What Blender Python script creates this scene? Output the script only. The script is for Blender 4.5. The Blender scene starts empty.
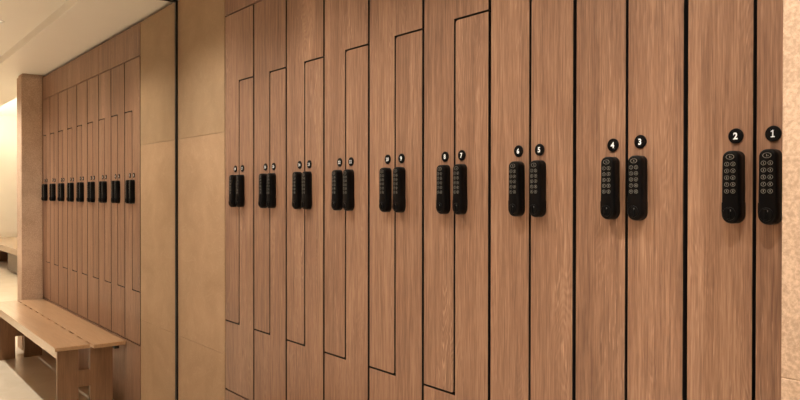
import bpy, bmesh, math, random
from mathutils import Vector, Matrix
random.seed(4)
SC = bpy.context.scene
COL = SC.collection

# ------------------------------------------------------------------ measures (metres)
S = 0.6285            # width of the stone strip between mirror and lockers
W = 0.30              # width of a bay (one pair of Z lockers)
NB = 9                # bays
XB = [.6285, .9354, 1.2328, 1.5285, 1.8255, 2.1245, 2.4225, 2.7254, 3.0295, 3.3302]   # bay edges
XM = [.7854, 1.088, 1.3834, 1.6786, 1.9779, 2.2739, 2.5761, 2.879, 3.1816]            # middle joints
XE = XB[-1]       # end of the lockers, face of the stone pier
ZB, ZJ2, ZJ1, ZT, ZC = 0.460, 0.788, 1.911, 2.234, 2.460
ZH = 2.515            # main ceiling, beyond the dropped edge
STEP_Y = -0.40
TH = 0.018            # door thickness

# ------------------------------------------------------------------ material helpers
def new_mat(name):
    m = bpy.data.materials.new(name); m.use_nodes = True
    nt = m.node_tree
    for n in list(nt.nodes): nt.nodes.remove(n)
    out = nt.nodes.new('ShaderNodeOutputMaterial')
    b = nt.nodes.new('ShaderNodeBsdfPrincipled')
    nt.links.new(b.outputs[0], out.inputs[0])
    return m, nt, b

def plain(name, col, rough=.5, spec=.5, metal=0.):
    m, nt, b = new_mat(name)
    b.inputs['Base Color'].default_value = (*col, 1)
    b.inputs['Roughness'].default_value = rough
    b.inputs['Specular IOR Level'].default_value = spec
    b.inputs['Metallic'].default_value = metal
    # faint unevenness in the finish
    tc = nt.nodes.new('ShaderNodeTexCoord'); n = nt.nodes.new('ShaderNodeTexNoise')
    n.inputs['Scale'].default_value = 60; n.inputs['Detail'].default_value = 3
    nt.links.new(tc.outputs['Object'], n.inputs['Vector'])
    mr = nt.nodes.new('ShaderNodeMapRange')
    mr.inputs['To Min'].default_value = max(0, rough - .05); mr.inputs['To Max'].default_value = min(1, rough + .05)
    nt.links.new(n.outputs['Fac'], mr.inputs['Value']); nt.links.new(mr.outputs[0], b.inputs['Roughness'])
    return m

class NT:
    """short node-wiring helper"""
    def __init__(s, nt): s.nt = nt
    def node(s, t, **kw):
        n = s.nt.nodes.new(t)
        for k, v in kw.items(): setattr(n, k, v)
        return n
    def link(s, a, b): s.nt.links.new(a, b)
    def vmul(s, v, xyz):
        n = s.node('ShaderNodeVectorMath', operation='MULTIPLY'); s.link(v, n.inputs[0]); n.inputs[1].default_value = xyz
        return n.outputs[0]
    def noise(s, v, scale=1, detail=4, rough=.55, dist=0):
        n = s.node('ShaderNodeTexNoise'); s.link(v, n.inputs['Vector'])
        n.inputs['Scale'].default_value = scale; n.inputs['Detail'].default_value = detail
        n.inputs['Roughness'].default_value = rough; n.inputs['Distortion'].default_value = dist
        return n.outputs['Fac']
    def math(s, op, a, b=None, c=None, clamp=False):
        n = s.node('ShaderNodeMath', operation=op); n.use_clamp = clamp
        for i, x in enumerate((a, b, c)):
            if x is None: continue
            if isinstance(x, (int, float)): n.inputs[i].default_value = x
            else: s.link(x, n.inputs[i])
        return n.outputs[0]
    def ramp(s, f, stops):
        n = s.node('ShaderNodeValToRGB'); s.link(f, n.inputs[0])
        e = n.color_ramp.elements
        while len(e) < len(stops): e.new(.5)
        for x, (p, c) in zip(e, stops): x.position = p; x.color = (*c, 1)
        return n.outputs[0]
    def mix(s, f, a, b, mode='MIX'):
        n = s.node('ShaderNodeMix', data_type='RGBA', blend_type=mode)
        for sock, x in ((n.inputs['Factor'], f), (n.inputs['A'], a), (n.inputs['B'], b)):
            if isinstance(x, (int, float)): sock.default_value = x
            elif isinstance(x, tuple): sock.default_value = (*x, 1)
            else: s.link(x, sock)
        return n.outputs['Result']

def wood(name, dark, mid, light, axis='Z', rough=.46, contrast=1., pore=.35, coat=0.):
    m, nt, b = new_mat(name); t = NT(nt)
    tc = t.node('ShaderNodeTexCoord'); oi = t.node('ShaderNodeObjectInfo')
    cm = t.node('ShaderNodeCombineXYZ')
    t.link(t.math('MULTIPLY', oi.outputs['Random'], 37.), cm.inputs[0])
    t.link(t.math('MULTIPLY', oi.outputs['Random'], 11.), cm.inputs[1])
    t.link(t.math('MULTIPLY', oi.outputs['Random'], 53.), cm.inputs[2])
    ad = t.node('ShaderNodeVectorMath', operation='ADD')
    t.link(tc.outputs['Object'], ad.inputs[0]); t.link(cm.outputs[0], ad.inputs[1])
    v = ad.outputs[0]
    def st(a, l):                       # across / along the grain
        return t.vmul(v, (a, a, l) if axis == 'Z' else (l, a, a))
    broad = t.noise(st(6, .35), detail=2)
    mid_n = t.noise(st(60, 3.), detail=3, rough=.55)
    fine = t.noise(st(210, 6), detail=2, rough=.6)
    hair = t.noise(st(430, 15), detail=2, rough=.6)
    # growth rings: bands warped by a slow noise, so they run up into arches
    warp = t.noise(st(7, 1.1), detail=2, rough=.45)
    sx = t.node('ShaderNodeSeparateXYZ'); t.link(v, sx.inputs[0])
    across = sx.outputs[0] if axis == 'Z' else sx.outputs[1]
    ph = t.math('ADD', t.math('MULTIPLY', across, 260.), t.math('MULTIPLY', warp, 210.))
    ring = t.math('MULTIPLY_ADD', t.math('SINE', ph), .5, .5)
    area = t.math('MULTIPLY', t.math('SUBTRACT', t.noise(st(9, .9), detail=2), .47), 5., clamp=True)
    f = t.math('MULTIPLY_ADD', t.math('SUBTRACT', broad, .5), .55 * contrast, .5)
    f = t.math('MULTIPLY_ADD', t.math('SUBTRACT', mid_n, .5), .62 * contrast, f)
    f = t.math('MULTIPLY_ADD', t.math('SUBTRACT', fine, .5), .78 * contrast, f)
    f = t.math('MULTIPLY_ADD', t.math('SUBTRACT', hair, .5), .62 * contrast, f)
    f = t.math('MULTIPLY_ADD', t.math('MULTIPLY', t.math('SUBTRACT', ring, .5), area), -.30 * contrast, f, clamp=True)
    c = t.ramp(f, [(.12, dark), (.5, mid), (.88, light)])
    c = t.mix(t.math('MULTIPLY', t.math('MULTIPLY', t.math('POWER', ring, 4.), area), pore * .9), c, tuple(x * 1.15 for x in light))
    # limed pores: short pale flecks lying along the rings
    fl = t.noise(st(230, 16), detail=2, rough=.6)
    fm = t.math('MULTIPLY', t.math('SUBTRACT', fl, .55), 9., clamp=True)
    fm = t.math('MULTIPLY', fm, t.math('MULTIPLY_ADD', t.math('MULTIPLY', area, t.math('POWER', ring, 2.)), .9, .15))
    c = t.mix(t.math('MULTIPLY', fm, pore), c, tuple(min(1, x * 1.5 + .05) for x in light))
    t.link(c, b.inputs['Base Color'])
    b.inputs['Specular IOR Level'].default_value = .5
    b.inputs['Coat Weight'].default_value = coat; b.inputs['Coat Roughness'].default_value = .07
    t.link(t.math('MULTIPLY_ADD', fine, .2, rough - .1), b.inputs['Roughness'])
    bp = t.node('ShaderNodeBump'); bp.inputs['Strength'].default_value = .12; bp.inputs['Distance'].default_value = .001
    t.link(fine, bp.inputs['Height']); t.link(bp.outputs[0], b.inputs['Normal'])
    return m

def stone(name, a, bcol, speck, rough=.6, gr=.55):
    m, nt, b = new_mat(name); t = NT(nt)
    tc = t.node('ShaderNodeTexCoord'); v = tc.outputs['Object']
    cloud = t.noise(v, 3.5, 6, .6, .6)
    grit = t.noise(v, 140, 4, .7)
    c = t.ramp(t.math('MULTIPLY_ADD', t.math('SUBTRACT', grit, .5), gr, cloud), [(.3, a), (.7, bcol)])
    vein = t.noise(v, 7, 7, .6, 1.6)
    vm = t.math('SUBTRACT', 1., t.math('MULTIPLY', t.math('ABSOLUTE', t.math('SUBTRACT', vein, .5)), 60.), clamp=True)
    c = t.mix(t.math('MULTIPLY', vm, .16), c, speck)
    vo = t.node('ShaderNodeTexVoronoi'); vo.inputs['Scale'].default_value = 55
    t.link(v, vo.inputs['Vector'])
    sp = t.math('SUBTRACT', 1., t.math('MULTIPLY', vo.outputs['Distance'], 7.), clamp=True)
    c = t.mix(t.math('MULTIPLY', sp, .22), c, tuple(x * .7 for x in a))
    t.link(c, b.inputs['Base Color']); b.inputs['Roughness'].default_value = rough
    b.inputs['Specular IOR Level'].default_value = .3
    bp = t.node('ShaderNodeBump'); bp.inputs['Strength'].default_value = .15; bp.inputs['Distance'].default_value = .001
    t.link(grit, bp.inputs['Height']); t.link(bp.outputs[0], b.inputs['Normal'])
    return m

def paint(name, col, rough=.6, spec=.3):
    m, nt, b = new_mat(name); t = NT(nt)
    tc = t.node('ShaderNodeTexCoord')
    n = t.noise(tc.outputs['Object'], 2.2, 3)
    c = t.ramp(n, [(.3, tuple(x * .97 for x in col)), (.7, col)])
    t.link(c, b.inputs['Base Color']); b.inputs['Roughness'].default_value = rough
    b.inputs['Specular IOR Level'].default_value = spec
    return m

def emit(name, col, st):
    m = bpy.data.materials.new(name); m.use_nodes = True; nt = m.node_tree
    for n in list(nt.nodes): nt.nodes.remove(n)
    o = nt.nodes.new('ShaderNodeOutputMaterial'); e = nt.nodes.new('ShaderNodeEmission')
    e.inputs[0].default_value = (*col, 1); e.inputs[1].default_value = st
    nt.links.new(e.outputs[0], o.inputs[0]); return m

OAK = wood('oak_laminate', (.125, .064, .042), (.268, .147, .093), (.425, .258, .168), contrast=1.0, pore=.55)
BENCHOAK = wood('bench_oak', (.34, .185, .090), (.50, .295, .155), (.62, .40, .235), axis='X', rough=.35, contrast=.8, pore=.2, coat=.8)
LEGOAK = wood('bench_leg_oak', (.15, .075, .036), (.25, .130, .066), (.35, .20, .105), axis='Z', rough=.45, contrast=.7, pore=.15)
DARKOAK = wood('drawer_dark_oak', (.085, .055, .036), (.14, .092, .062), (.2, .14, .1), axis='X', contrast=.6, pore=.1)
EDGE = plain('black_edge', (.010, .009, .009), .55, .3)
CARC = plain('carcass_black', (.012, .011, .010), .8, .1)
LOCK = plain('lock_black_plastic', (.0040, .0037, .0040), .40, .11)
KNOB = plain('knob_black_plastic', (.0035, .0035, .004), .4, .12)
DISC = plain('disc_black_plastic', (.004, .004, .0045), .4, .12)
WHITE = plain('print_white', (.84, .90, .98), .6, .2)
PRINT = plain('print_grey', (.22, .21, .19), .6, .2)
STONE_UP = stone('limestone_upper', (.325, .218, .128), (.415, .284, .172), (.58, .43, .26))
STONE_LO = stone('limestone_lower', (.385, .248, .146), (.485, .324, .200), (.68, .50, .34))
PIER = stone('limestone_pier', (.42, .295, .21), (.62, .45, .335), (.78, .60, .48), .7, 1.5)
CEIL = paint('ceiling_paint', (.89, .84, .76), .42, .4)
WALLP = paint('wall_paint', (.78, .73, .65))
FLOORM = stone('floor_limestone', (.66, .57, .45), (.74, .65, .53), (.8, .72, .6), .22)
BLACKM = plain('mirror_frame_black', (.008, .008, .008), .4, .3)
MIRR, _nt, _b = new_mat('mirror_silver')
_b.inputs['Base Color'].default_value = (.93, .93, .91, 1); _b.inputs['Metallic'].default_value = 1; _b.inputs['Roughness'].default_value = 0
TRIMW = plain('downlight_white', (.75, .72, .66), .4)
STEEL = plain('bracket_dark_steel', (.05, .045, .04), .4, .5, .6)
LAMP = emit('lamp_glow', (1, .90, .76), 1.3)
STRIP = emit('led_glow', (1, .78, .48), 10.)

# ------------------------------------------------------------------ mesh helpers
def link(o, parent=None):
    COL.objects.link(o)
    if parent: o.parent = parent
    return o
def obj(name, bm, mats, parent=None, smooth=False):
    me = bpy.data.meshes.new(name); bm.normal_update(); bm.to_mesh(me); bm.free()
    for m in (mats if isinstance(mats, (list, tuple)) else [mats]): me.materials.append(m)
    if smooth:
        for p in me.polygons: p.use_smooth = True
    return link(bpy.data.objects.new(name, me), parent)
def empty(name, loc, label, cat, group=None):
    o = bpy.data.objects.new(name, None); o.empty_display_size = .1; o.location = loc
    link(o); return tag(o, label, cat, group)
def tag(o, label, cat, group=None):
    o['label'] = label; o['category'] = cat
    if group: o['group'] = group
    return o
def struct(o):
    o['kind'] = 'structure'; return o
def box(bm, x0, x1, y0, y1, z0, z1, bevel=0, mi=0, seg=2):
    r = bmesh.ops.create_cube(bm, size=1)
    vs = r['verts']
    for v in vs:
        v.co = Vector(((x0 + x1) / 2 + v.co.x * (x1 - x0), (y0 + y1) / 2 + v.co.y * (y1 - y0), (z0 + z1) / 2 + v.co.z * (z1 - z0)))
    fs = {f for v in vs for f in v.link_faces}
    for f in fs: f.material_index = mi
    if bevel:
        es = {e for v in vs for e in v.link_edges}
        bmesh.ops.bevel(bm, geom=list(es), offset=bevel, segments=seg, profile=.5, affect='EDGES', material=-1)
    return bm
def boxes(*bs, bevel=0):
    bm = bmesh.new()
    for b in bs: box(bm, *b, bevel=bevel)
    return bm
def round_outline(pts, seg=5):
    """pts: (x, z, radius) in order; rounds the corners that carry a radius"""
    out = []; n = len(pts)
    for i, (x, z, r) in enumerate(pts):
        if not r: out.append((x, z)); continue
        p = Vector((x, z)); a = (Vector(pts[i - 1][:2]) - p).normalized(); b = (Vector(pts[(i + 1) % n][:2]) - p).normalized()
        c = p + (a + b) * r
        s, e = p + a * r, p + b * r
        a0 = math.atan2(s.y - c.y, s.x - c.x); a1 = math.atan2(e.y - c.y, e.x - c.x)
        d = (a1 - a0 + math.pi) % (2 * math.pi) - math.pi
        for k in range(seg + 1):
            t = a0 + d * k / seg; out.append((c.x + r * math.cos(t), c.y + r * math.sin(t)))
    return out
def prism(bm, outline, y0, y1, front=0, side=0, y_bevel=0, inset=0):
    """outline in (x, z), counter-clockwise seen from -y; front face at y0, optional soft front edge"""
    def ring(y, k):
        if not k: return [bm.verts.new((x, y, z)) for x, z in outline]
        n = len(outline); res = []
        for i, (x, z) in enumerate(outline):
            p = Vector((x, z)); a = (p - Vector(outline[i - 1])).normalized(); b = (Vector(outline[(i + 1) % n]) - p).normalized()
            nr = Vector((-(a.y + b.y), a.x + b.x)).normalized()
            c = max(.3, nr.dot(Vector((-a.y, a.x))))
            q = p + nr * k / c
            res.append(bm.verts.new((q.x, y, q.y)))
        return res
    rings = [ring(y1, 0)]
    if inset:
        rings.append(ring(y0 + y_bevel, 0))
        for k in range(1, 5):
            t = k / 4 * math.pi / 2
            rings.append(ring(y0 + y_bevel * (1 - math.sin(t)), inset * (1 - math.cos(t))))
    else:
        rings.append(ring(y0, 0))
    n = len(outline)
    for r0, r1 in zip(rings, rings[1:]):
        for i in range(n):
            f = bm.faces.new((r0[i], r0[(i + 1) % n], r1[(i + 1) % n], r1[i])); f.material_index = side
    f = bm.faces.new(rings[-1]); f.material_index = front
    f = bm.faces.new(list(reversed(rings[0]))); f.material_index = side
    return bm
def circle(cx, cz, r, n=28, sx=1., sz=1.):
    return [(cx + r * sx * math.cos(2 * math.pi * k / n), cz + r * sz * math.sin(2 * math.pi * k / n)) for k in range(n)]
def ringmesh(bm, cx, cz, r0, r1, y, n=24, mi=0, sx=1., sz=1.):
    """thin printed ring, raised a hair over the surface"""
    a = [bm.verts.new((x, y, z)) for x, z in circle(cx, cz, r0, n, sx, sz)]
    b = [bm.verts.new((x, y, z)) for x, z in circle(cx, cz, r1, n, sx, sz)]
    for i in range(n):
        f = bm.faces.new((a[i], b[i], b[(i + 1) % n], a[(i + 1) % n])); f.material_index = mi

_glyph = {}
def glyph(ch):
    """triangulated character outline, height 1, centred; returns verts (x, z) and faces"""
    if ch in _glyph: return _glyph[ch]
    if ch == '1':
        pts = [(-.26, -.5), (.28, -.5), (.28, -.36), (.10, -.36), (.10, .5), (-.05, .5), (-.26, .34), (-.26, .19), (-.07, .29), (-.07, -.36), (-.26, -.36)]
        _glyph[ch] = (pts, [list(range(len(pts)))]); return _glyph[ch]
    cu = bpy.data.curves.new('glyph', 'FONT'); cu.body = ch; cu.size = 1; cu.offset = .035; cu.resolution_u = 4
    cu.fill_mode = 'BOTH' if hasattr(cu, 'fill_mode') else cu.fill_mode
    o = bpy.data.objects.new('glyph', cu); COL.objects.link(o)
    dg = bpy.context.evaluated_depsgraph_get(); me = bpy.data.meshes.new_from_object(o.evaluated_get(dg))
    xs = [v.co.x for v in me.vertices]; ys = [v.co.y for v in me.vertices]
    h = max(ys) - min(ys); cx = (max(xs) + min(xs)) / 2; cy = (max(ys) + min(ys)) / 2
    vs = [((v.co.x - cx) / h, (v.co.y - cy) / h) for v in me.vertices]
    fs = [list(p.vertices) for p in me.polygons]
    bpy.data.objects.remove(o); bpy.data.curves.remove(cu); bpy.data.meshes.remove(me)
    _glyph[ch] = (vs, fs); return _glyph[ch]
def write(bm, text, cx, cz, h, y, mi=0, adv=.68, fat=1.):
    n = len(text)
    for k, ch in enumerate(text):
        ox = cx + (k - (n - 1) / 2) * adv * h
        vs, fs = glyph(ch)
        bv = [bm.verts.new((ox + x * h * fat, y, cz + z * h)) for x, z in vs]
        for f in fs:
            try:
                nf = bm.faces.new([bv[i] for i in f]); nf.material_index = mi
                nf.normal_update()
                if nf.normal.y > 0: nf.normal_flip()
            except ValueError: pass

# ------------------------------------------------------------------ the setting
Y0, YA, XR = -3.2, 1.8, 14.1
XP = 3.316                 # mirror-facing face of the pier
PY, PT = -.173, .205       # pier: how far it stands out, and its thickness
bm = boxes((-.3, XR + .2, Y0 - .2, YA + .2, -.12, 0)); struct(obj('floor', bm, FLOORM))
bm = boxes((-.2, XR + .2, Y0 - .2, STEP_Y, ZH, ZH + .15))
box(bm, -.2, XP + PT, STEP_Y, .6, ZC, ZH + .15, bevel=.003)
box(bm, XP + PT, XR + .2, STEP_Y, .12, ZC, ZH + .15, bevel=.003)
box(bm, XP + PT, XR + .2, .12, YA + .2, 3.11, 3.25)
box(bm, XP + PT, XR + .2, .10, .12, ZC + .01, 3.25)
struct(obj('ceiling', bm, CEIL))
struct(obj('wall_left', boxes((-.2, -.008, Y0, .3, 0, ZH)), WALLP))
struct(obj('wall_front', boxes((-.2, XR + .2, Y0 - .2, Y0, 0, ZH)), OAK))
struct(obj('wall_right', boxes((XR, XR + .2, Y0, YA + .2, 0, 3.2)), WALLP))
struct(obj('wall_alcove', boxes((XP + PT, XR, YA, YA + .2, 0, 3.2), (XP + PT - .02, XP + PT, .0, YA, 0, 3.2)), WALLP))
# stone strip beside the mirror: three slabs with hairline joints
bm = bmesh.new()
for z0, z1, mi in ((0, .6205, 1), (.6215, 1.6855, 1), (1.6865, ZC - .022, 0)):
    box(bm, 0, S - .004, 0, .03, z0, z1, bevel=.0012, mi=mi)
box(bm, 0, S - .004, .03, .25, 0, ZC, mi=1)
struct(obj('wall_back', bm, [STONE_UP, STONE_LO]))
bm = bmesh.new()
for z0, z1 in ((0, 1.0725), (1.0705, ZC - .022)):
    box(bm, XP, XP + PT, PY, -.002, z0, z1, bevel=.003)
box(bm, XP + .012, XP + PT - .012, PY + .012, -.003, 0, ZC + .02)
box(bm, XE + .004, XP + PT - .021, -.003, .6, 0, ZC + .02)
struct(obj('wall_pier', bm, PIER))

# ------------------------------------------------------------------ mirror
mt = empty('mirror', (0, -.7, 0), 'tall wall mirror with thin black edge trim beside the stone strip', 'mirror')
def rel(bm, loc):
    for v in bm.verts: v.co -= Vector(loc)
    return bm
bm = boxes((-.006, .011, -2.6, -.010, .03, 2.430)); obj('mirror_glass', rel(bm, mt.location), MIRR, mt)
bm = boxes((-.006, .021, -.0105, -.0005, .0, 2.443)); obj('side_trim', rel(bm, mt.location), BLACKM, mt)
bm = boxes((-.006, .021, -2.6, -.0105, 2.430, 2.443)); obj('top_trim', rel(bm, mt.location), BLACKM, mt)
obj('bottom_trim', rel(boxes((-.006, .021, -2.6, -.0105, .0, .03)), mt.location), BLACKM, mt)

# ------------------------------------------------------------------ locker parts (built once)
g1, g2, gh = .0056, .0039, .0030      # half gaps: between bays, down the middle, at the jogs
def upper_outline(W, M, e=0.):
    return round_outline([(g1 + e, ZJ2 + gh + e, 0), (M - g2 - e, ZJ2 + gh + e, .009), (M - g2 - e, ZJ1 + gh + e, 0),
                          (W - g1 - e, ZJ1 + gh + e, 0), (W - g1 - e, ZT - gh - e, 0), (g1 + e, ZT - gh - e, 0)])
def lower_outline(W, M, e=0.):
    return round_outline([(g1 + e, ZB + gh + e, 0), (W - g1 - e, ZB + gh + e, 0), (W - g1 - e, ZJ1 - gh - e, 0),
                          (M + g2 + e, ZJ1 - gh - e, .009), (M + g2 + e, ZJ2 - gh - e, 0), (g1 + e, ZJ2 - gh - e, 0)])
LOCKX, LOCKZ, DISCZ = .0375, 1.4035, 1.506

def lock_outline():
    # softly waisted pill: a little narrower at the top, a wider rounded foot for the knob
    pts = []
    for k in range(13):                      # foot: half circle
        t = math.pi + math.pi * k / 12
        pts.append((.0195 * math.cos(t), -.0550 + .0195 * math.sin(t)))
    pts += [(.0195, -.033), (.0186, -.030), (.0182, .030)]
    R = .0150
    for k in range(0, 11):
        t = math.pi / 2 * k / 10; pts.append((.0180 - R + R * math.cos(t), .0745 - R + R * math.sin(t)))
    for k in range(0, 11):
        t = math.pi / 2 + math.pi / 2 * k / 10; pts.append((-.0180 + R + R * math.cos(t), .0745 - R + R * math.sin(t)))
    pts += [(-.0182, .030), (-.0186, -.030), (-.0199, -.031), (-.0199, -.050)]
    return pts
LD = .027                                    # how far the lock stands out
def lock_body():
    bm = bmesh.new(); prism(bm, lock_outline(), -LD, 0, y_bevel=.008, inset=.0045); return bm
def lock_button(ch):
    bm = bmesh.new(); prism(bm, circle(0, 0, .0055, 20, 1., .86), -.0012, 0, y_bevel=.0006, inset=.0006)
    ringmesh(bm, 0, 0, .0043, .0051, -.00135, 20, 1, 1., .84); write(bm, ch, 0, 0, .0042, -.00135, 1)
    return bm
def lock_badge():
    bm = bmesh.new(); prism(bm, circle(0, 0, .0092, 24, 1, .60), -.0010, 0)
    ringmesh(bm, 0, 0, .0076, .0088, -.00115, 24, 1, 1, .60)
    for x, z0, z1 in ((-.0006, -.0022, .0022), (.0022, -.0018, .0004)):
        vs = [bm.verts.new(p) for p in ((x - .0006, -.00115, z0), (x + .0006, -.00115, z0), (x + .0006, -.00115, z1), (x - .0006, -.00115, z1))]
        bm.faces.new(vs).material_index = 1
    return bm
def lock_knob():
    bm = bmesh.new(); prism(bm, circle(0, 0, .0135, 32), -.0032, 0, y_bevel=.0015, inset=.002)
    box(bm, -.0030, .0030, -.0060, -.003, -.0105, .0105, bevel=.0012)
    vs = [bm.verts.new(p) for p in ((.0036, -.0036, .005), (.0052, -.0036, .005), (.0052, -.0036, .0085), (.0036, -.0036, .0085))]
    bm.faces.new(vs).material_index = 1
    return bm
def disc_mesh():
    bm = bmesh.new(); prism(bm, circle(0, 0, .0158, 32), -.0035, 0, y_bevel=.0016, inset=.0016); return bm

def copy_tree(o, parent=None):
    c = o.copy(); COL.objects.link(c)
    if parent: c.parent = parent
    for ch in list(o.children): copy_tree(ch, c)
    return c

NOTE = {
 1: 'locker numbered 1, half hidden behind the stone pier at the right end',
 2: 'locker numbered 2 beside locker 1, its door widening towards the top',
 3: 'oak locker with black disc 3 above its keypad lock',
 4: 'oak locker with black disc 4, left neighbour of locker 3',
 5: 'oak locker whose white disc number reads 5',
 6: 'oak locker whose white disc number reads 6',
 7: 'oak locker marked 7, door narrow at the top with a jogged outline',
 8: 'oak locker marked 8, door wide at the top and narrow below',
 9: 'oak locker marked 9, right door of the fifth pair from the stone strip',
 10: 'oak locker marked 10, left door of the fifth pair from the stone strip',
 11: 'oak locker marked 11, right door of the fourth pair from the stone strip',
 12: 'oak locker marked 12, left door of the fourth pair from the stone strip',
 13: 'oak locker marked 13, right door of the third pair from the stone strip',
 14: 'oak locker marked 14, left door of the third pair from the stone strip',
 15: 'oak locker marked 15, right door of the second pair from the stone strip',
 16: 'oak locker marked 16, left door of the second pair from the stone strip',
 17: 'oak locker marked 17, right door of the pair next to the stone strip',
 18: 'oak locker marked 18, touching the stone strip beside the mirror'}
def make_lock():
    lk = obj('keypad_lock', lock_body(), LOCK, None, True)
    for k, ch in enumerate('1234567890'):
        b = obj('button', lock_button(ch), [LOCK, PRINT], lk)
        b.location = (-.0066 + .0132 * (k % 2) + .0008, -LD, .0470 - .0138 * (k // 2))
    b = obj('badge', lock_badge(), [LOCK, PRINT], lk); b.location = (.0008, -LD, .0618)
    b = obj('knob', lock_knob(), [KNOB, PRINT], lk); b.location = (-.0005, -LD, -.0540)
    return lk
DISC_DX = {5: -.003, 6: -.003, 7: -.004, 8: -.004, 9: -.001, 10: -.002, 2: -.001}
DISC_DZ = {3: .004, 2: .003, 1: .003, 4: 0, 8: -.003, 7: -.002}
def make_locker(i, kind, num, lock):
    root = empty('locker', (XB[i], 0, 0), NOTE[num], 'locker', 'tall wooden Z lockers with keypad locks')
    out = upper_outline if kind == 'upper' else lower_outline
    w, m = XB[i + 1] - XB[i], XM[i] - XB[i]
    bm = bmesh.new(); prism(bm, out(w, m), 0, TH, 0, 1); obj('door', bm, [OAK, EDGE], root)
    bm = bmesh.new(); prism(bm, out(w, m, .0005), TH + .002, .48); obj('cabinet_body', bm, CARC, root)
    sx = (m - LOCKX) if kind == 'upper' else (m + LOCKX)
    if lock.parent: lock = copy_tree(lock, root)
    else: lock.parent = root
    lock.location = (sx, 0, LOCKZ)
    d = obj('number_disc', disc_mesh(), DISC, root, True)
    d.location = (sx + DISC_DX.get(num, 0), 0, DISCZ + DISC_DZ.get(num, 0))
    bm = bmesh.new(); t = str(num)
    write(bm, t, 0, 0, .0145 if len(t) == 1 else .0120, -.0037, 0, .70)
    obj('numeral', bm, WHITE, d)
    return root
LK = make_lock()
for i in range(NB):
    for kind in ('upper', 'lower'):
        make_locker(i, kind, 18 - 2 * i - (kind == 'lower'), LK)

# panels above and below the lockers
TG = 'wood panels above the lockers'
for k, lab in enumerate(('wood panel above the lockers next to the stone strip', 'middle wood panel above the lockers', 'wood panel above the lockers next to the pier')):
    x0 = XB[3 * k]; bm = boxes((0, XB[3 * k + 3] - XB[3 * k] - .004, 0, TH, 0, ZC - .022 - ZT - gh))
    o = obj('upper_panel', bm, OAK); o.location = (x0 + .002, 0, ZT + gh); tag(o, lab, 'panel', TG)
BGR = 'wood base panels under the lockers'
for i in range(NB):
    bm = boxes((0, XB[i + 1] - XB[i] - .006, 0, TH, 0, ZB - gh - .012))
    o = obj('base_panel', bm, OAK); o.location = (XB[i] + .003, 0, .01)
    tag(o, f'wood base panel under lockers {18 - 2 * i} and {17 - 2 * i}', 'panel', BGR)
bm = boxes((S - .004, XE, .5, .56, 0, ZC - .022), (S, XE, .06, .5, 0, ZB - .006), (S, XE, .03, .5, ZT + .004, ZC - .022)); box(bm, S - .003, S - .001, .004, .5, 0, ZC - .022)
struct(obj('wall_locker_backing', bm, CARC))

# ------------------------------------------------------------------ bench by the lockers
BX0, BX1, BT = .93, XP - .004, .448
b = empty('bench', ((BX0 + BX1) / 2, -.21, 0), 'long oak slatted changing bench with H shaped panel legs before the lockers', 'bench')
bl = b.location
def bpart(name, bm, mat): return obj(name, rel(bm, bl), mat, b)
bpart('front_plank', boxes((BX0, BX1, -.420, -.216, BT - .024, BT), bevel=.0025), BENCHOAK)
bpart('rear_plank', boxes((BX0 - .03, BX1, -.203, -.004, BT - .024, BT), bevel=.0025), BENCHOAK)
x = BX0 + .12
while x < BX1 - .1:
    bpart('spacer', boxes((x, x + .10, -.216, -.203, BT - .028, BT - .003)), BENCHOAK); x += .22
bpart('apron', boxes((BX0 + .044, 2.99, -.400, -.384, BT - .078, BT - .0235)), BENCHOAK)
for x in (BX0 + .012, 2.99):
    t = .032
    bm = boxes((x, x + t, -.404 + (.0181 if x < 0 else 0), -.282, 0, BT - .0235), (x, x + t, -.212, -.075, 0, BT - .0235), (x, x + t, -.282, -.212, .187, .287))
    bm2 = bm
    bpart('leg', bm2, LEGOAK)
bpart('bracket', boxes((BX0 + .06, BX0 + .12, -.05, -.02, BT - .06, BT - .0235)), STEEL)

# ------------------------------------------------------------------ far bench with drawers, beyond the pier
fb = empty('bench', (11.5, 1.3, 0), 'built in bench with drawers along the far wall beyond the pier', 'bench')
fl = fb.location
obj('seat', rel(boxes((8.6, XR - .001, .945, YA - .001, .335, .45), bevel=.004), fl), BENCHOAK, fb)
for x0, x1 in ((8.6, 9.7), (9.72, 10.85)):
    d = obj('drawer', rel(boxes((x0, x1, .952, 1.6, .03, .328), bevel=.003), fl), DARKOAK, fb)
obj('support', rel(boxes((13.2, 13.26, 1.05, 1.75, 0, .335)), fl), LEGOAK, fb)
obj('support', rel(boxes((8.7, 8.76, 1.05, 1.55, 0, .03)), fl), LEGOAK, fb)

# ------------------------------------------------------------------ lamps
WARM = (1., .915, .78)
def downlight(x, y, z, power, ang=105, blend=.75, rad=.04, lab='', col=WARM):
    r = empty('downlight', (x, y, z), lab, 'downlight', 'recessed ceiling downlights')
    bm = bmesh.new(); n = 28
    prof = [(.040, .012), (.044, .0), (.054, -.004), (.056, 0.0)]
    rings = [[bm.verts.new((rr * math.cos(2 * math.pi * k / n), rr * math.sin(2 * math.pi * k / n), zz)) for k in range(n)] for rr, zz in prof]
    for a, c in zip(rings, rings[1:]):
        for k in range(n): bm.faces.new((a[k], a[(k + 1) % n], c[(k + 1) % n], c[k]))
    obj('trim_ring', bm, TRIMW, r, True)
    bm = bmesh.new(); bmesh.ops.create_circle(bm, cap_ends=True, radius=.040, segments=n)
    for v in bm.verts: v.co.z = -.001
    obj('lens', bm, LAMP, r)
    l = bpy.data.lights.new('downlight_beam', 'SPOT'); l.energy = power; l.color = col
    l.spot_size = math.radians(ang); l.spot_blend = blend; l.shadow_soft_size = rad
    lo = bpy.data.objects.new('downlight_beam', l); COL.objects.link(lo); lo.location = (0, 0, -.006 - rad); lo.parent = r
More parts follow.
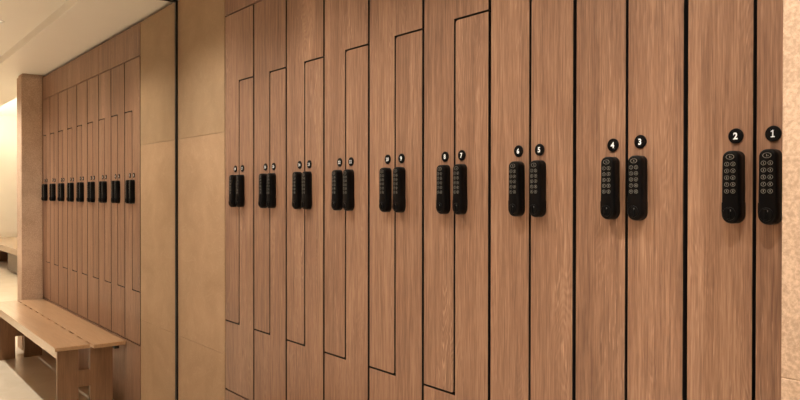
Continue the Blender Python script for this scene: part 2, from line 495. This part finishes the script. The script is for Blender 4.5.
ROWS = ((-.65, (.52, 1.50, 2.45, 3.40, 4.00), 55, 132, 1., .02, 'downlight in the row nearest the lockers'),
        (-1.50, (.9, 2.1, 3.3, 4.5), 235, 46, .7, .03, 'added fill downlight in the middle of the room ceiling'),  # unseen row, added so the floor bounces light up to ceiling and walls
        (-2.4, (1.2, 3., 4.8), 235, 60, .7, .03, 'added fill downlight in the row farthest from the lockers'))  # second added row, also there only for floor bounce
nth = ('first', 'second', 'third', 'fourth', 'fifth', 'sixth')
for y, xs, p, ang, bl, rad, lab in ROWS:
    for k, x in enumerate(xs):
        downlight(x, y, ZH, p * ({0: 1.2, 1: 1.12, 4: 2.6}.get(k, 1) if y > -1 else 1), ang, bl, rad, f'{lab}, {nth[k]} from the mirror')
def area(name, loc, sx, sy, power, rot=(0, 0, 0), col=WARM):
    l = bpy.data.lights.new(name, 'AREA'); l.shape = 'RECTANGLE'; l.size = sx; l.size_y = sy; l.energy = power; l.color = col
    o = bpy.data.objects.new(name, l); o.location = loc; o.rotation_euler = rot; COL.objects.link(o); return o
# cove lighting over the far bench
area('cove_light', (9., .2, 2.62), 9.5, .06, 270, (math.radians(150), 0, 0), (1, .89, .72))
for k, x in enumerate((6.2, 8.4, 10.6, 12.8)):
    downlight(x, -.65, ZH, 90, 100, .8, .03, f'added fill downlight beyond the pier, {nth[k]} from the pier')  # unseen lamps added to brighten the far room and its floor

w = bpy.data.worlds.new('world'); w.use_nodes = True; SC.world = w
w.node_tree.nodes['Background'].inputs[0].default_value = (.9, .75, .58, 1); w.node_tree.nodes['Background'].inputs[1].default_value = .02

# ------------------------------------------------------------------ camera
cx, cy, cz, yaw, pit, rol = 3.92466, -1.46935, 1.38774, .653215, -.00739, .001156
fw = Vector((-math.cos(yaw) * math.cos(pit), math.sin(yaw) * math.cos(pit), math.sin(pit)))
rt = fw.cross(Vector((0, 0, 1))).normalized(); up = rt.cross(fw)
r2 = rt * math.cos(rol) + up * math.sin(rol); u2 = -rt * math.sin(rol) + up * math.cos(rol)
cam = bpy.data.cameras.new('camera'); cam.sensor_width = 36; cam.lens = 735 / 800 * 36; cam.clip_start = .02
co = bpy.data.objects.new('camera', cam); COL.objects.link(co)
mw = Matrix((r2, u2, -fw)).transposed().to_4x4(); mw.translation = Vector((cx, cy, cz)); co.matrix_world = mw
SC.camera = co
vs = SC.view_settings
SC.display_settings.display_device = 'sRGB'
vs.view_transform = 'Standard'; vs.look = 'None'; vs.gamma = 1; vs.use_curve_mapping = False; vs.exposure = -.05
